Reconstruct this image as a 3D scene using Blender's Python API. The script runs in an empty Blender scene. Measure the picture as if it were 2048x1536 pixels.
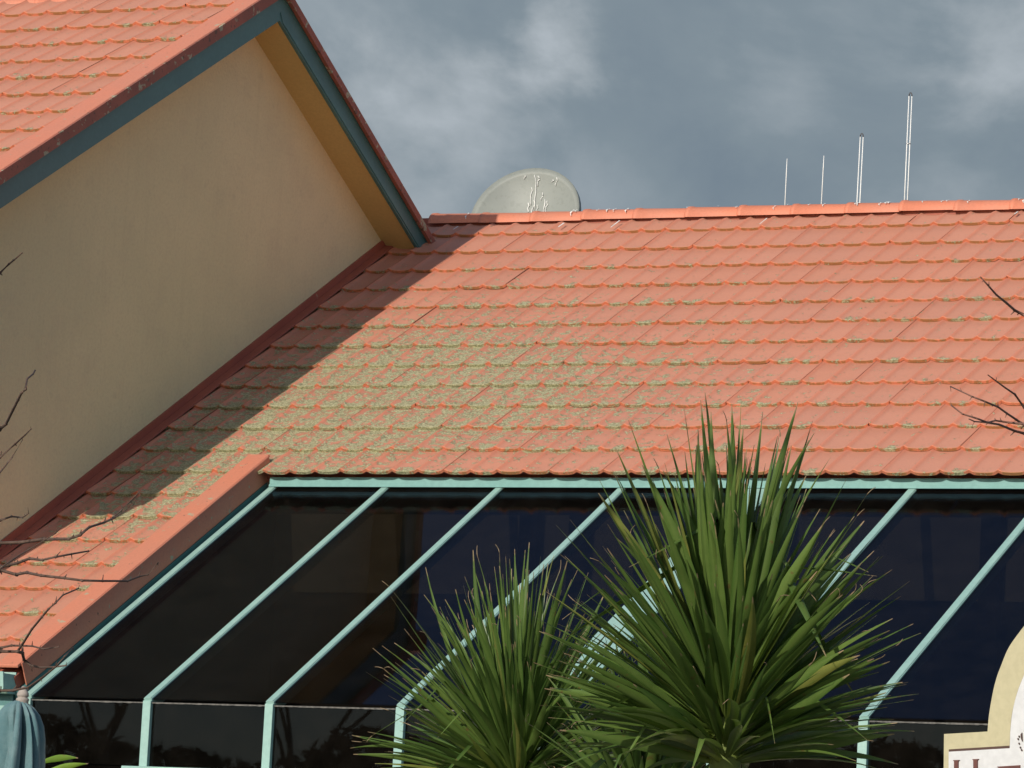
import bpy, math, random
import numpy as np
from mathutils import Vector, Matrix
R_ = math.radians
random.seed(7)
scene = bpy.context.scene
col = scene.collection

# ------------------------------------------------------------------ camera
CAMZ = 1.6
F_PX, HEAD, TILT, ROLL = 9687.3, 0.463451, 0.124453, 0.0542764
PITCH = 0.51047
fw = Vector((-math.sin(HEAD)*math.cos(TILT), math.cos(HEAD)*math.cos(TILT), math.sin(TILT)))
rt = Vector((math.cos(HEAD), math.sin(HEAD), 0)); up = rt.cross(fw)
rt2 = rt*math.cos(ROLL)+up*math.sin(ROLL); up2 = -rt*math.sin(ROLL)+up*math.cos(ROLL)
cd = bpy.data.cameras.new("camera"); cam = bpy.data.objects.new("camera", cd); col.objects.link(cam)
cam.matrix_world = Matrix(((rt2.x, up2.x, -fw.x, 0), (rt2.y, up2.y, -fw.y, 0), (rt2.z, up2.z, -fw.z, CAMZ), (0, 0, 0, 1)))
cd.sensor_width = 36; cd.lens = 36*F_PX/2048; cd.clip_start = 0.1; cd.clip_end = 5000
scene.camera = cam

def ray(px, py):
    return (rt2*((px-1024)/F_PX) - up2*((py-768)/F_PX) + fw).normalized()
def at(px, py, d):                       # point at distance d from the camera
    return Vector((0, 0, CAMZ)) + ray(px, py)*d

# ------------------------------------------------------------------ sun and sky
SUN_TO = Vector((-.118, -1.152, .501)).normalized()
sl = bpy.data.lights.new("sun", 'SUN'); so = bpy.data.objects.new("sun", sl); col.objects.link(so)
sl.energy = 4.2; sl.angle = R_(.5); sl.color = (1, .93, .82)
so.rotation_euler = SUN_TO.to_track_quat('Z', 'Y').to_euler(); so.location = (0, 0, 30)
SUN_EL = math.asin(SUN_TO.z); SUN_AZ = math.atan2(SUN_TO.x, SUN_TO.y)

world = bpy.data.worlds.new("World"); scene.world = world; world.use_nodes = True
nt = world.node_tree; nt.nodes.clear()
def N(nt, t, **k):
    n = nt.nodes.new(t)
    for a, b in k.items():
        if a == 'inp':
            for i, v in b.items(): n.inputs[i].default_value = v
        else: setattr(n, a, b)
    return n
L = nt.links.new
sky = N(nt, 'ShaderNodeTexSky', sky_type='NISHITA', sun_disc=False, sun_elevation=SUN_EL, sun_rotation=SUN_AZ, air_density=1.0, dust_density=.6)
bg1 = N(nt, 'ShaderNodeBackground', inp={1: .125}); L(sky.outputs[0], bg1.inputs[0])
tc = N(nt, 'ShaderNodeTexCoord')
mp = N(nt, 'ShaderNodeMapping', inp={1: (.35, .2, .12), 3: (1, 1, 1.35)}); L(tc.outputs['Generated'], mp.inputs[0])
n1 = N(nt, 'ShaderNodeTexNoise', inp={'Scale': 15., 'Detail': 8., 'Roughness': .54, 'Distortion': .25}); L(mp.outputs[0], n1.inputs['Vector'])
n2 = N(nt, 'ShaderNodeTexNoise', inp={'Scale': 4.5, 'Detail': 2., 'Roughness': .5}); L(mp.outputs[0], n2.inputs['Vector'])
mx = N(nt, 'ShaderNodeMath', operation='MULTIPLY_ADD', inp={1: .5}); L(n2.outputs[0], mx.inputs[0])
mh = N(nt, 'ShaderNodeMath', operation='MULTIPLY', inp={1: .6}); L(n1.outputs[0], mh.inputs[0]); L(mh.outputs[0], mx.inputs[2])
acc = mx.outputs[0]
# brighter billows of the cloud bank, each in its own direction of the sky
for (px, py, w, a) in ((1090, 95, .016, .21), (960, 235, .022, .14), (800, 190, .018, .07), (1990, 60, .022, .16), (1480, 180, .02, .04), (700, 180, .012, .07), (1330, 330, .03, -.03), (860, 190, .007, -.10), (1250, 150, .02, -.05)):
    d = ray(px, py)
    vd = N(nt, 'ShaderNodeVectorMath', operation='DISTANCE'); vd.inputs[1].default_value = d; L(tc.outputs['Generated'], vd.inputs[0])
    wob = N(nt, 'ShaderNodeMath', operation='MULTIPLY_ADD', inp={1: -.075, 2: .0375}); L(n1.outputs[0], wob.inputs[0])
    ad = N(nt, 'ShaderNodeMath', operation='ADD'); L(vd.outputs['Value'], ad.inputs[0]); L(wob.outputs[0], ad.inputs[1])
    mr = N(nt, 'ShaderNodeMapRange', interpolation_type='SMOOTHSTEP', inp={1: w*1.3, 2: 0., 3: 0., 4: a}); L(ad.outputs[0], mr.inputs[0])
    a2 = N(nt, 'ShaderNodeMath', operation='ADD'); L(acc, a2.inputs[0]); L(mr.outputs[0], a2.inputs[1]); acc = a2.outputs[0]
cr = N(nt, 'ShaderNodeValToRGB'); L(acc, cr.inputs[0])
e = cr.color_ramp.elements
e[0].position = .38; e[0].color = (.165, .218, .274, 1)
e[1].position = .80; e[1].color = (.52, .57, .62, 1)
m = cr.color_ramp.elements.new(.50); m.color = (.222, .278, .322, 1)
m = cr.color_ramp.elements.new(.61); m.color = (.335, .385, .425, 1)
bg2 = N(nt, 'ShaderNodeBackground', inp={1: 1.}); L(cr.outputs[0], bg2.inputs[0])
sx = N(nt, 'ShaderNodeSeparateXYZ'); L(tc.outputs['Generated'], sx.inputs[0])
k1 = N(nt, 'ShaderNodeMapRange', interpolation_type='SMOOTHSTEP', inp={1: .30, 2: .48, 3: 1., 4: 0.}); L(sx.outputs[2], k1.inputs[0])
k2 = N(nt, 'ShaderNodeMapRange', interpolation_type='SMOOTHSTEP', inp={1: .0, 2: .35, 3: 0., 4: 1.}); L(sx.outputs[1], k2.inputs[0])
km = N(nt, 'ShaderNodeMath', operation='MULTIPLY'); L(k1.outputs[0], km.inputs[0]); L(k2.outputs[0], km.inputs[1])
ms = N(nt, 'ShaderNodeMixShader'); L(km.outputs[0], ms.inputs[0]); L(bg1.outputs[0], ms.inputs[1]); L(bg2.outputs[0], ms.inputs[2])
wo = N(nt, 'ShaderNodeOutputWorld'); L(ms.outputs[0], wo.inputs[0])

scene.view_settings.view_transform = 'Standard'; scene.view_settings.look = 'None'
scene.view_settings.exposure = 0.0; scene.view_settings.gamma = 1

# ------------------------------------------------------------------ helpers
def tagp(o, label=None, cat=None, group=None, kind=None):
    if label: o['label'] = label
    if cat: o['category'] = cat
    if group: o['group'] = group
    if kind: o['kind'] = kind
    return o
def empty(name, loc=(0, 0, 0)):
    o = bpy.data.objects.new(name, None); col.objects.link(o); o.location = loc; o.empty_display_size = .2
    return o
class MB:
    """collects geometry; build() links it as one mesh object"""
    def __init__(s): s.v = []; s.f = []; s.m = []; s.sm = []; s.at = {}
    def add(s, vs, fs, mi=0, smooth=False):
        b = len(s.v); s.v += [tuple(p) for p in vs]
        for f in fs: s.f.append(tuple(b+i for i in f)); s.m.append(mi); s.sm.append(smooth)
        return b
    def hexa(s, p, mi=0):       # 8 corners: bottom 4 ccw, top 4 ccw
        s.add(p, [(3, 2, 1, 0), (4, 5, 6, 7), (0, 1, 5, 4), (1, 2, 6, 5), (2, 3, 7, 6), (3, 0, 4, 7)], mi)
    def box(s, a, b, mi=0):
        x0, y0, z0 = a; x1, y1, z1 = b
        s.hexa([(x0, y0, z0), (x1, y0, z0), (x1, y1, z0), (x0, y1, z0), (x0, y0, z1), (x1, y0, z1), (x1, y1, z1), (x0, y1, z1)], mi)
    def sbox(s, x0, x1, s0, s1, n0, n1, mi=0):      # box in roof-slope coordinates
        s.hexa([RP(x0, s0, n0), RP(x1, s0, n0), RP(x1, s1, n0), RP(x0, s1, n0), RP(x0, s0, n1), RP(x1, s0, n1), RP(x1, s1, n1), RP(x0, s1, n1)], mi)
    def tube(s, pts, rad, seg=6, mi=0, cap=True):
        pts = [Vector(p) for p in pts]; n = len(pts); rings = []
        ref = Vector((.3, .2, .93)).normalized()
        for i, p in enumerate(pts):
            t = (pts[min(i+1, n-1)]-pts[max(i-1, 0)]).normalized()
            a = t.cross(ref)
            if a.length < .1: a = t.cross(Vector((1, 0, 0)))
            a.normalize(); b = t.cross(a)
            r = rad[i] if hasattr(rad, '__len__') else rad
            rings.append([p+(a*math.cos(2*math.pi*k/seg)+b*math.sin(2*math.pi*k/seg))*r for k in range(seg)])
        vs = [q for r in rings for q in r]; fs = []
        for i in range(n-1):
            for k in range(seg):
                k2 = (k+1) % seg; fs.append((i*seg+k, i*seg+k2, (i+1)*seg+k2, (i+1)*seg+k))
        if cap: fs += [tuple(range(seg-1, -1, -1)), tuple((n-1)*seg+k for k in range(seg))]
        s.add(vs, fs, mi, True)
    def build(s, name, mats, parent=None, attrs=None, bevel=0):
        me = bpy.data.meshes.new(name); me.from_pydata(s.v, [], s.f)
        if not isinstance(mats, (list, tuple)): mats = [mats]
        for m in mats: me.materials.append(m)
        me.polygons.foreach_set('material_index', s.m); me.polygons.foreach_set('use_smooth', s.sm)
        for k, vals in s.at.items():
            a = me.attributes.new(k, 'FLOAT', 'POINT'); a.data.foreach_set('value', vals)
        me.update()
        o = bpy.data.objects.new(name, me); col.objects.link(o)
        if parent:
            o.parent = parent
            off = parent.matrix_world.translation if False else world_loc(parent)
            o.location = -off
        if bevel:
            b = o.modifiers.new('bevel', 'BEVEL'); b.width = bevel; b.segments = 2; b.limit_method = 'ANGLE'
        return o
def world_loc(o):
    v = Vector(o.location)
    while o.parent: o = o.parent; v += Vector(o.location)
    return v
# roof-slope coordinates of the main roof: x along the ridge, s up the slope from the eave, n off the slope
O_Y, O_Z = 21.853, 2.59+CAMZ
cp, sp = math.cos(PITCH), math.sin(PITCH)
def RP(x, s, n): return (x, O_Y+s*cp-n*sp, O_Z+s*sp+n*cp)

# ------------------------------------------------------------------ materials
def mat(name):
    m = bpy.data.materials.new(name); m.use_nodes = True
    nt = m.node_tree; b = nt.nodes['Principled BSDF']
    return m, nt, b, nt.links.new
def attr(nt, n): return N(nt, 'ShaderNodeAttribute', attribute_name=n).outputs['Fac']
def mix(nt, fac, a, b, bt='MIX'):
    x = N(nt, 'ShaderNodeMix', data_type='RGBA', blend_type=bt)
    for i, v in ((0, fac), (6, a), (7, b)):
        if hasattr(v, 'is_linked') or hasattr(v, 'links'): nt.links.new(v, x.inputs[i])
        else: x.inputs[i].default_value = v if i == 0 else (*v, 1) if len(v) == 3 else v
    return x.outputs[2]
def noise(nt, scale, detail=4, rough=.55, vec=None, dist=0):
    n = N(nt, 'ShaderNodeTexNoise', inp={'Scale': scale, 'Detail': detail, 'Roughness': rough, 'Distortion': dist})
    if vec is None:
        vec = N(nt, 'ShaderNodeTexCoord').outputs['Object']
    nt.links.new(vec, n.inputs['Vector']); return n.outputs[0]
def mrange(nt, v, a, b, c=0., d=1., smooth=True):
    r = N(nt, 'ShaderNodeMapRange', interpolation_type='SMOOTHSTEP' if smooth else 'LINEAR', inp={1: a, 2: b, 3: c, 4: d})
    nt.links.new(v, r.inputs[0]); return r.outputs[0]
def mth(nt, op, a, b, c=None):
    x = N(nt, 'ShaderNodeMath', operation=op)
    for i, v in enumerate((a, b, c)):
        if v is None: continue
        if isinstance(v, (int, float)): x.inputs[i].default_value = v
        else: nt.links.new(v, x.inputs[i])
    return x.outputs[0]
def bump(nt, b, h, strength=.3, dist=.01):
    x = N(nt, 'ShaderNodeBump', inp={'Strength': strength, 'Distance': dist}); nt.links.new(h, x.inputs['Height'])
    nt.links.new(x.outputs[0], b.inputs['Normal'])
def simple(name, c1, c2, scale=8, rough=.6, bs=.15, bd=.003, fine=60, metal=0, spec=.4):
    m, nt, b, L = mat(name)
    a = noise(nt, scale, 5, .6); f = noise(nt, fine, 3, .6)
    c = mix(nt, mrange(nt, a, .35, .68), c1, c2)
    c = mix(nt, mrange(nt, f, .3, .7, 0, .35), c, tuple(x*.72 for x in c1))
    L(c, b.inputs['Base Color']); b.inputs['Roughness'].default_value = rough; b.inputs['Metallic'].default_value = metal
    b.inputs['Specular IOR Level'].default_value = spec
    bump(nt, b, f, bs, bd); return m

def tile_material(name, sparse=0):
    m, nt, b, L = mat(name)
    tcn = N(nt, 'ShaderNodeTexCoord').outputs['Object']
    rnd, dens, nose, roll, crev = (attr(nt, k) for k in ('rnd', 'dens', 'nose', 'roll', 'crev'))
    n_big = noise(nt, 2.2, 3, .5, tcn); n_mid = noise(nt, 22, 5, .62, tcn, .3); n_fine = noise(nt, 75, 4, .65, tcn, .3); n_vf = noise(nt, 190, 2, .6, tcn)
    base = mix(nt, mrange(nt, n_big, .3, .7), (.525, .222, .140), (.49, .222, .150))
    base = mix(nt, mrange(nt, rnd, 0, 1, 0, .55, False), base, (.565, .25, .165))
    base = mix(nt, mrange(nt, roll, .2, .9, 0, .42), base, (.62, .185, .10))
    base = mix(nt, mrange(nt, n_fine, .35, .75, 0, .28), base, (.42, .17, .125))
    base = mix(nt, mrange(nt, nose, .25, .75, 0, .72), base, (.60, .185, .09))
    # grime that settles in the pans at each lower edge
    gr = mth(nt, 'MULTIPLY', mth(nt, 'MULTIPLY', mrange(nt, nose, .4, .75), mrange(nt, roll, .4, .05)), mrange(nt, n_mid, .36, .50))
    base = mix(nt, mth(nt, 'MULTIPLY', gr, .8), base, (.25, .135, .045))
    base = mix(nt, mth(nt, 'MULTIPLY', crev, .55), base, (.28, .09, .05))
    # lichen
    v = mth(nt, 'ADD', dens, mth(nt, 'MULTIPLY', mth(nt, 'SUBTRACT', n_mid, .5), 3.0))
    v = mth(nt, 'ADD', v, mth(nt, 'MULTIPLY', mth(nt, 'SUBTRACT', n_fine, .5), 1.7))
    msk = mrange(nt, v, .50, .58)
    n_fk = noise(nt, 120, 3, .75, tcn, .2)
    lc = mix(nt, mrange(nt, n_fine, .40, .60), (.20, .225, .12), (.43, .435, .26))
    lc = mix(nt, mrange(nt, n_fk, .54, .64, 0, .85), lc, (.66, .61, .38))
    lc = mix(nt, mrange(nt, n_fk, .42, .35, 0, .75), lc, (.13, .12, .06))
    lc = mix(nt, mrange(nt, noise(nt, 26, 3, .6, tcn), .56, .72, 0, .75), lc, (.135, .16, .09))
    lc = mix(nt, mrange(nt, n_vf, .40, .32, 0, .6), lc, (.11, .095, .05))
    base = mix(nt, mth(nt, 'MULTIPLY', msk, .90), base, lc)
    L(base, b.inputs['Base Color'])
    b.inputs['Roughness'].default_value = .72; b.inputs['Specular IOR Level'].default_value = .3
    h = mth(nt, 'ADD', mth(nt, 'MULTIPLY', msk, mth(nt, 'ADD', .5, n_vf)), mth(nt, 'MULTIPLY', n_fine, .25))
    bump(nt, b, h, .8, .007)
    return m
def trim_tile(name, c1=(.545, .21, .135), c2=(.58, .205, .125), spots=.66):
    m, nt, b, L = mat(name)
    tcn = N(nt, 'ShaderNodeTexCoord').outputs['Object']
    a = noise(nt, 3, 4, .6, tcn); f = noise(nt, 80, 3, .6, tcn); sN = noise(nt, 16, 4, .55, tcn, .2)
    c = mix(nt, mrange(nt, a, .35, .65), c1, c2); c = mix(nt, mrange(nt, f, .35, .7, 0, .3), c, tuple(x*.75 for x in c1))
    c = mix(nt, mth(nt, 'MULTIPLY', mrange(nt, sN, spots, spots+.03), mrange(nt, f, .35, .55, .4, 1)), c, (.36, .35, .24))
    c = mix(nt, mrange(nt, noise(nt, 30, 3, .6, tcn), spots+.02, spots+.06, 0, .75), c, (.10, .07, .05))
    L(c, b.inputs['Base Color']); b.inputs['Roughness'].default_value = .62; b.inputs['Specular IOR Level'].default_value = .35
    bump(nt, b, f, .35, .003); return m

M = {}
M['tile'] = tile_material('terracotta_tile')
M['verge'] = trim_tile('verge_tile')
M['verge_dark'] = trim_tile('verge_dark', (.27, .10, .07), (.36, .12, .08), .60)  # darker, more spotted tile colour for the edge faces and upper base
M['ridge'] = trim_tile('ridge_tile', (.60, .20, .115), (.57, .215, .135), .75)
M['flash'] = trim_tile('flashing_paint', (.36, .10, .06), (.31, .085, .055), .74)
M['dropping'] = simple('dropping_white', (.75, .74, .70), (.6, .6, .57), 20, .8)
M['teal_dark'] = simple('teal_paint', (.068, .165, .165), (.082, .19, .185), 5, .42, .06, .002, 40)
M['teal'] = simple('pale_teal_paint', (.265, .43, .385), (.30, .46, .41), 6, .45, .05, .002, 40)
M['fascia'] = simple('fascia_teal', (.15, .32, .30), (.175, .35, .325), 4, .5, .05, .002, 40)
M['soffit'] = simple('soffit_cream', (.585, .43, .175), (.55, .40, .16), 2, .7, .05)
M['gap'] = simple('black_shade_paint', (.02, .02, .02), (.03, .03, .025), 9, .9)
M['seal'] = simple('grey_seal', (.15, .14, .125), (.04, .04, .037), 55, .7, .3)
M['wood'] = simple('grey_wood', (.36, .31, .27), (.28, .24, .21), 30, .7)
M['concrete'] = simple('concrete', (.25, .24, .22), (.32, .31, .29), 2, .85, .3, .01)
M['asphalt'] = simple('paving', (.10, .10, .095), (.14, .135, .125), 1.5, .9, .4, .01, 25)
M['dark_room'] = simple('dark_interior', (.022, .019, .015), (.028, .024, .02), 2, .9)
M['inside_beam'] = simple('interior_cream', (.42, .40, .30), (.36, .34, .26), 2, .8)
M['steel'] = simple('galvanised', (.42, .43, .44), (.5, .5, .5), 9, .4, .1, .002, 60, .6)
M['white_rod'] = simple('white_fibreglass', (.80, .80, .78), (.72, .72, .70), 9, .35)
M['dark_cap'] = simple('dark_cap', (.08, .08, .09), (.1, .1, .11), 9, .5)
# stucco wall
m, nt, b, L = mat('cream_stucco'); M['stucco'] = m
tcn = N(nt, 'ShaderNodeTexCoord').outputs['Object']
a = noise(nt, .9, 4, .6, tcn); f = noise(nt, 55, 4, .6, tcn); st = noise(nt, 3, 5, .65, tcn)
c = mix(nt, mrange(nt, a, .35, .65), (.71, .61, .365), (.66, .575, .345)); c = mix(nt, mrange(nt, st, .5, .75, 0, .35), c, (.56, .46, .30))
c = mix(nt, mrange(nt, f, .4, .7, 0, .22), c, (.5, .41, .27)); L(c, b.inputs['Base Color']); b.inputs['Roughness'].default_value = .9; b.inputs['Specular IOR Level'].default_value = .15
mpw = N(nt, 'ShaderNodeMapping', inp={3: (1, 9, .7)}); L(tcn, mpw.inputs[0])
c = mix(nt, mrange(nt, noise(nt, 1.6, 5, .6, mpw.outputs[0]), .52, .80, 0, .15), c, (.47, .38, .24)); c = mix(nt, mrange(nt, noise(nt, 9, 5, .7, tcn), .60, .70, 0, .16), c, (.42, .36, .25)); L(c, b.inputs['Base Color'])
bump(nt, b, mth(nt, 'ADD', f, mth(nt, 'MULTIPLY', noise(nt, 11, 3, .5, tcn), .8)), .6, .006)
# glass
m, nt, b, L = mat('tinted_glass'); M['glass'] = m
nt.nodes.remove(b)
tr = N(nt, 'ShaderNodeBsdfTransparent', inp={0: (.36, .345, .33, 1)})
gl = N(nt, 'ShaderNodeBsdfGlossy', inp={0: (.52, .70, 1., 1), 1: .012})
fr = N(nt, 'ShaderNodeFresnel', inp={0: 1.45})
tcn = N(nt, 'ShaderNodeTexCoord').outputs['Object']
bn = N(nt, 'ShaderNodeBump', inp={'Strength': .05, 'Distance': .01}); L(noise(nt, 1.3, 2, .5, tcn), bn.inputs['Height']); L(bn.outputs[0], gl.inputs['Normal'])
df = N(nt, 'ShaderNodeBsdfDiffuse'); L(mix(nt, mrange(nt, noise(nt, 6, 5, .7, tcn), .3, .8), (.0015, .0013, .001), (.0045, .0038, .003)), df.inputs[0])
m1 = N(nt, 'ShaderNodeAddShader'); L(tr.outputs[0], m1.inputs[0]); L(df.outputs[0], m1.inputs[1])
m2 = N(nt, 'ShaderNodeMixShader'); L(mth(nt, 'MULTIPLY', fr.outputs[0], .33), m2.inputs[0]); L(m1.outputs[0], m2.inputs[1]); L(gl.outputs[0], m2.inputs[2])
L(m2.outputs[0], nt.nodes['Material Output'].inputs[0])

# ------------------------------------------------------------------ ground
g = MB(); g.add([(-400, -400, 0), (400, -400, 0), (400, 400, 0), (-400, 400, 0)], [(0, 1, 2, 3)])
tagp(g.build('ground', M['asphalt']), kind='structure')

# ------------------------------------------------------------------ tiled slopes
RY, RZ = 25.285, 4.517+CAMZ
PAN, GAUGE = .1503, .3045
def pan_h(t):                     # t in 0..1 across one pan, the narrow roll sits at 0
    d = min(t, 1-t)
    return .0085*math.exp(-(d/.105)**2) + .0065*(1-4*t*(1-t))
TS = [0, .035, .07, .105, .14, .19, .27, .4, .55, .7, .80, .86, .90, .935, .965, 1.0]
def roof_slope(x_joint, xa, xb, sa, ncourse, s_top, n0, densf, edgef, name, parent, wrap=False):
    mb = MB(); A = {k: [] for k in ('rnd', 'dens', 'nose', 'roll', 'crev')}
    rng = random.Random(3)
    i0 = math.floor((xa-x_joint)/PAN)
    VS = [0, 0, .045, .12, .28, .55, 1.06]
    for c in range(ncourse):
        s0 = sa+c*GAUGE
        i = i0 - (i0 % 2)
        while x_joint+i*PAN < xb:
            r = rng.random(); dn = rng.gauss(0, .0009)+(.004 if rng.random() < .02 else 0); ds = rng.gauss(0, .0022); tw = rng.gauss(0, .0008); dx = rng.gauss(0, .0006)
            pr_ = [(rng.random()**1.3*1.7, rng.random(), rng.uniform(.38, .65), rng.uniform(.14, .42)) for _ in (0, 1)]
            cols = []
            for p in (0, 1):
                for t in (TS if p == 0 else TS[1:]): cols.append((i+p, t))
            xs = [x_joint+(a+t)*PAN for a, t in cols]
            lo = [k for k, x in enumerate(xs) if xa-1e-6 <= x <= xb+1e-6]
            if len(lo) < 2: i += 2; continue
            cols = [cols[k] for k in lo]; xs = [xs[k] for k in lo]
            vs = []
            for vi, v in enumerate(VS):
                for (a, t), x in zip(cols, xs):
                    h = pan_h(t)
                    s = s0+min(v*GAUGE, s_top-s0)+(ds if v < 1 else 0)
                    lift = .016*(1-v)+dn+tw*(a-i-1+t)*(1-v)
                    nn = n0+lift+h
                    if vi == 0: nn -= .016; s += .004
                    vs.append(RP(x+dx, s, nn))
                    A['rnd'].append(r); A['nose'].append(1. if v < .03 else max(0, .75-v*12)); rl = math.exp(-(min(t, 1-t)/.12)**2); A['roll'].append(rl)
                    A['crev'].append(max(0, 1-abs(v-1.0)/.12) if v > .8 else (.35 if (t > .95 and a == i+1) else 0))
                    pk = pr_[a-i]; reach = .10+.16*pk[1]*max(0, 1-((t-pk[2])/.36)**2)
                    A['dens'].append((densf(x, s, v)+edgef(x, s)*pk[0]*math.exp(-(v/reach)**2)*math.exp(-((t-pk[2])/pk[3])**2))*(1-.5*rl))
            w = len(xs); fs = []
            for vi in range(len(VS)-1):
                for k in range(w-1): fs.append((vi*w+k, vi*w+k+1, (vi+1)*w+k+1, (vi+1)*w+k))
            mb.add(vs, fs, 0, False)
            for q in range(w-1): mb.sm[-len(fs)+q] = False
            for q in range(w-1, len(fs)): mb.sm[-len(fs)+q] = True
            i += 2
    mb.at = A
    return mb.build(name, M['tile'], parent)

def g2(x, s, cx, cs, wx, ws): return math.exp(-((x-cx)/wx)**2-((s-cs)/ws)**2)
def dens_main(x, s, v):
    d = .72*g2(x, s, -12.2, 1.45, 1.05, 1.05)+.60*g2(x, s, -12.6, .3, .8, .9)+.26*g2(x, s, -12.85, -.5, .35, .5)+.46*g2(x, s, -11.1, .9, 1.25, .85)
    d += .16*g2(x, s, -12.9, -.8, .5, .6)
    d = min(d*1.04, .74)
    return d-.04
def edge_main(x, s):
    fall = 1/(1+math.exp((s-3.15)/.15))
    left = 1/(1+math.exp((x+10.6)/.5))
    return fall*(.50+.24*max(0, min(1, (2.6-s)/2.6))+.10*left)
def dens_gable(x, s, v): return -.04+.04*(s < 1)
def edge_gable(x, s): return .62/(1+math.exp((s-2.05)/.1))

bld = empty('tiled_building', (-10, 22, 0))
tagp(bld, 'building with orange lichen-spotted tile roofs, cream gable wall and teal-framed sloping glass front', 'building')

XR = -4.4
main = roof_slope(-12.18, -14.3, XR, 0, 13, 3.86, 0, dens_main, edge_main, 'main_roof', bld)
lower = roof_slope(-12.18, -14.3, -12.50, -8*GAUGE, 8, 3.93, 0, dens_main, edge_main, 'side_roof', bld, wrap=True)
# underlay below the tiles, so nothing shows through the laps
u = MB(); u.sbox(-14.3, -12.40, -2.50, 3.80, -.075, -.012); u.sbox(-12.395, XR, .085, 3.80, -.075, -.012)
u.add([RP(-14.3, 3.93, -.03), RP(XR, 3.93, -.03), (XR, 28.6, 2.6+CAMZ), (-14.3, 28.6, 2.6+CAMZ)], [(0, 1, 2, 3)])
u.box((-14.3, RY-.055, RZ-.12), (XR, RY+.055, RZ+.012))
u.build('roof_base', M['flash'], bld)
# tile strip between the rake and the first joint on the upper slope
# ridge caps
RY, RZ = 25.285, 4.517+CAMZ
def ridge_caps(name, y, z, x0, x1, phase, parent, rad=.078, half=math.pi*.52):
    mb = MB(); x = phase+math.ceil((x0-phase)/.333)*.333; rng = random.Random(5)
    while x < x1:
        xa, xb = x, x+.345; ty = rng.gauss(0, .003); tz = rng.gauss(0, .002)
        prof = [(xa, rad+.005), (xa+.026, rad+.005), (xa+.030, rad), (xb, rad-.006)]
        vs = []; K = 12
        for (px, r) in prof:
            for k in range(K+1):
                a = -half+2*half*k/K
                vs.append((px, y+ty+r*math.sin(a)*1.12, z+tz+r*math.cos(a)*.86-.02))
        for (px, r) in (prof[0],):
            for k in range(K+1):
                a = -half+2*half*k/K; r2 = r-.018
                vs.append((px, y+ty+r2*math.sin(a)*1.12, z+tz+r2*math.cos(a)*.86-.02))
        fs = []
        for j in range(3):
            for k in range(K): fs.append((j*(K+1)+k, (j+1)*(K+1)+k, (j+1)*(K+1)+k+1, j*(K+1)+k+1))
        for k in range(K): fs.append((k, k+1, 4*(K+1)+k+1, 4*(K+1)+k))
        mb.add(vs, fs, 0, True)
        x += .333
    return mb.build(name, [M['ridge'], M['dropping']], parent)
ridge_caps('ridge_cap', RY, RZ, -13.45, XR, -11.207, main)
# bird droppings on the caps and the top course
rng = random.Random(11)
for X in (-12.98, -12.25, -12.12, -12.02, -11.93, -11.55, -11.35, -11.25, -10.98, -10.9, -10.75, -10.66, -10.5, -10.32, -10.28, -10.05, -9.95, -9.82, -9.47, -9.3):
    n = rng.choice((1, 1, 2))
    for q in range(n):
        d = MB(); x = X+rng.uniform(-.03, .03); a0 = rng.uniform(.15, .7); a1 = a0+rng.uniform(.25, .9); w = rng.uniform(.003, .0065)
        pts = []
        for k in range(7):
            a = a0+(min(a1, 1.5)-a0)*k/6; r = .0815
            pts.append((x+.004*math.sin(k*1.3), RY-r*math.sin(a)*1.12, RZ+r*math.cos(a)*.86-.02))
        vs = []
        for k, p in enumerate(pts):
            ww = w*(.6+.5*math.sin(k*2+q)); vs += [(p[0]-ww, p[1]-.002, p[2]+.001), (p[0]+ww, p[1]-.002, p[2]+.001)]
        d.add(vs, [(2*k, 2*k+1, 2*k+3, 2*k+2) for k in range(6)])
        if a1 > 1.1:
            d.build('bird_dropping', M['dropping'], main); d = MB()
            s1 = 3.80-rng.uniform(.0, .06); ll = rng.uniform(.05, .13); h = .037
            d.add([RP(x-w, s1, h), RP(x+w, s1, h), RP(x+w*.6, s1-ll, h+.004), RP(x-w*.6, s1-ll, h+.004)], [(0, 1, 2, 3)])
        d.build('bird_dropping', M['dropping'], main)

# rake verge beside the sloping glass
KY_ = 19.660
v = MB(); XV = -12.377
v.sbox(XV-.125, XV, -2.49, .17, .030, .046)
v.sbox(XV-.0, XV+.007, -2.46, .15, -.075, .044)
v.sbox(XV-.135, XV-.11, -2.49, .17, .012, .0295)
vg = v.build('verge_trim', M['verge'], lower, bevel=.004)
v = MB(); v.sbox(XV-.03, XV+.006, -2.52, .08, -.17, -.077); v.sbox(XV+.0065, XV+.0415, -2.52, .06, -.14, -.105); v.box((-12.372, KY_+.01, 0), (-12.3375, KY_+.24, 2.86)); v.build('bargeboard', M['teal_dark'], lower)
# flashing along the stucco wall
XW = -13.29
f = MB()
f.hexa([RP(XW, -2.6, .03), RP(XW+.055, -2.6, .028), RP(XW+.055, 3.6, .028), RP(XW, 3.6, .03), RP(XW, -2.6, .045), RP(XW+.053, -2.6, .036), RP(XW+.053, 3.6, .036), RP(XW, 3.6, .045)])
f.sbox(XW, XW+.012, -2.6, 3.5, .044, .082)
f.build('wall_flashing', M['flash'], lower)

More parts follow.
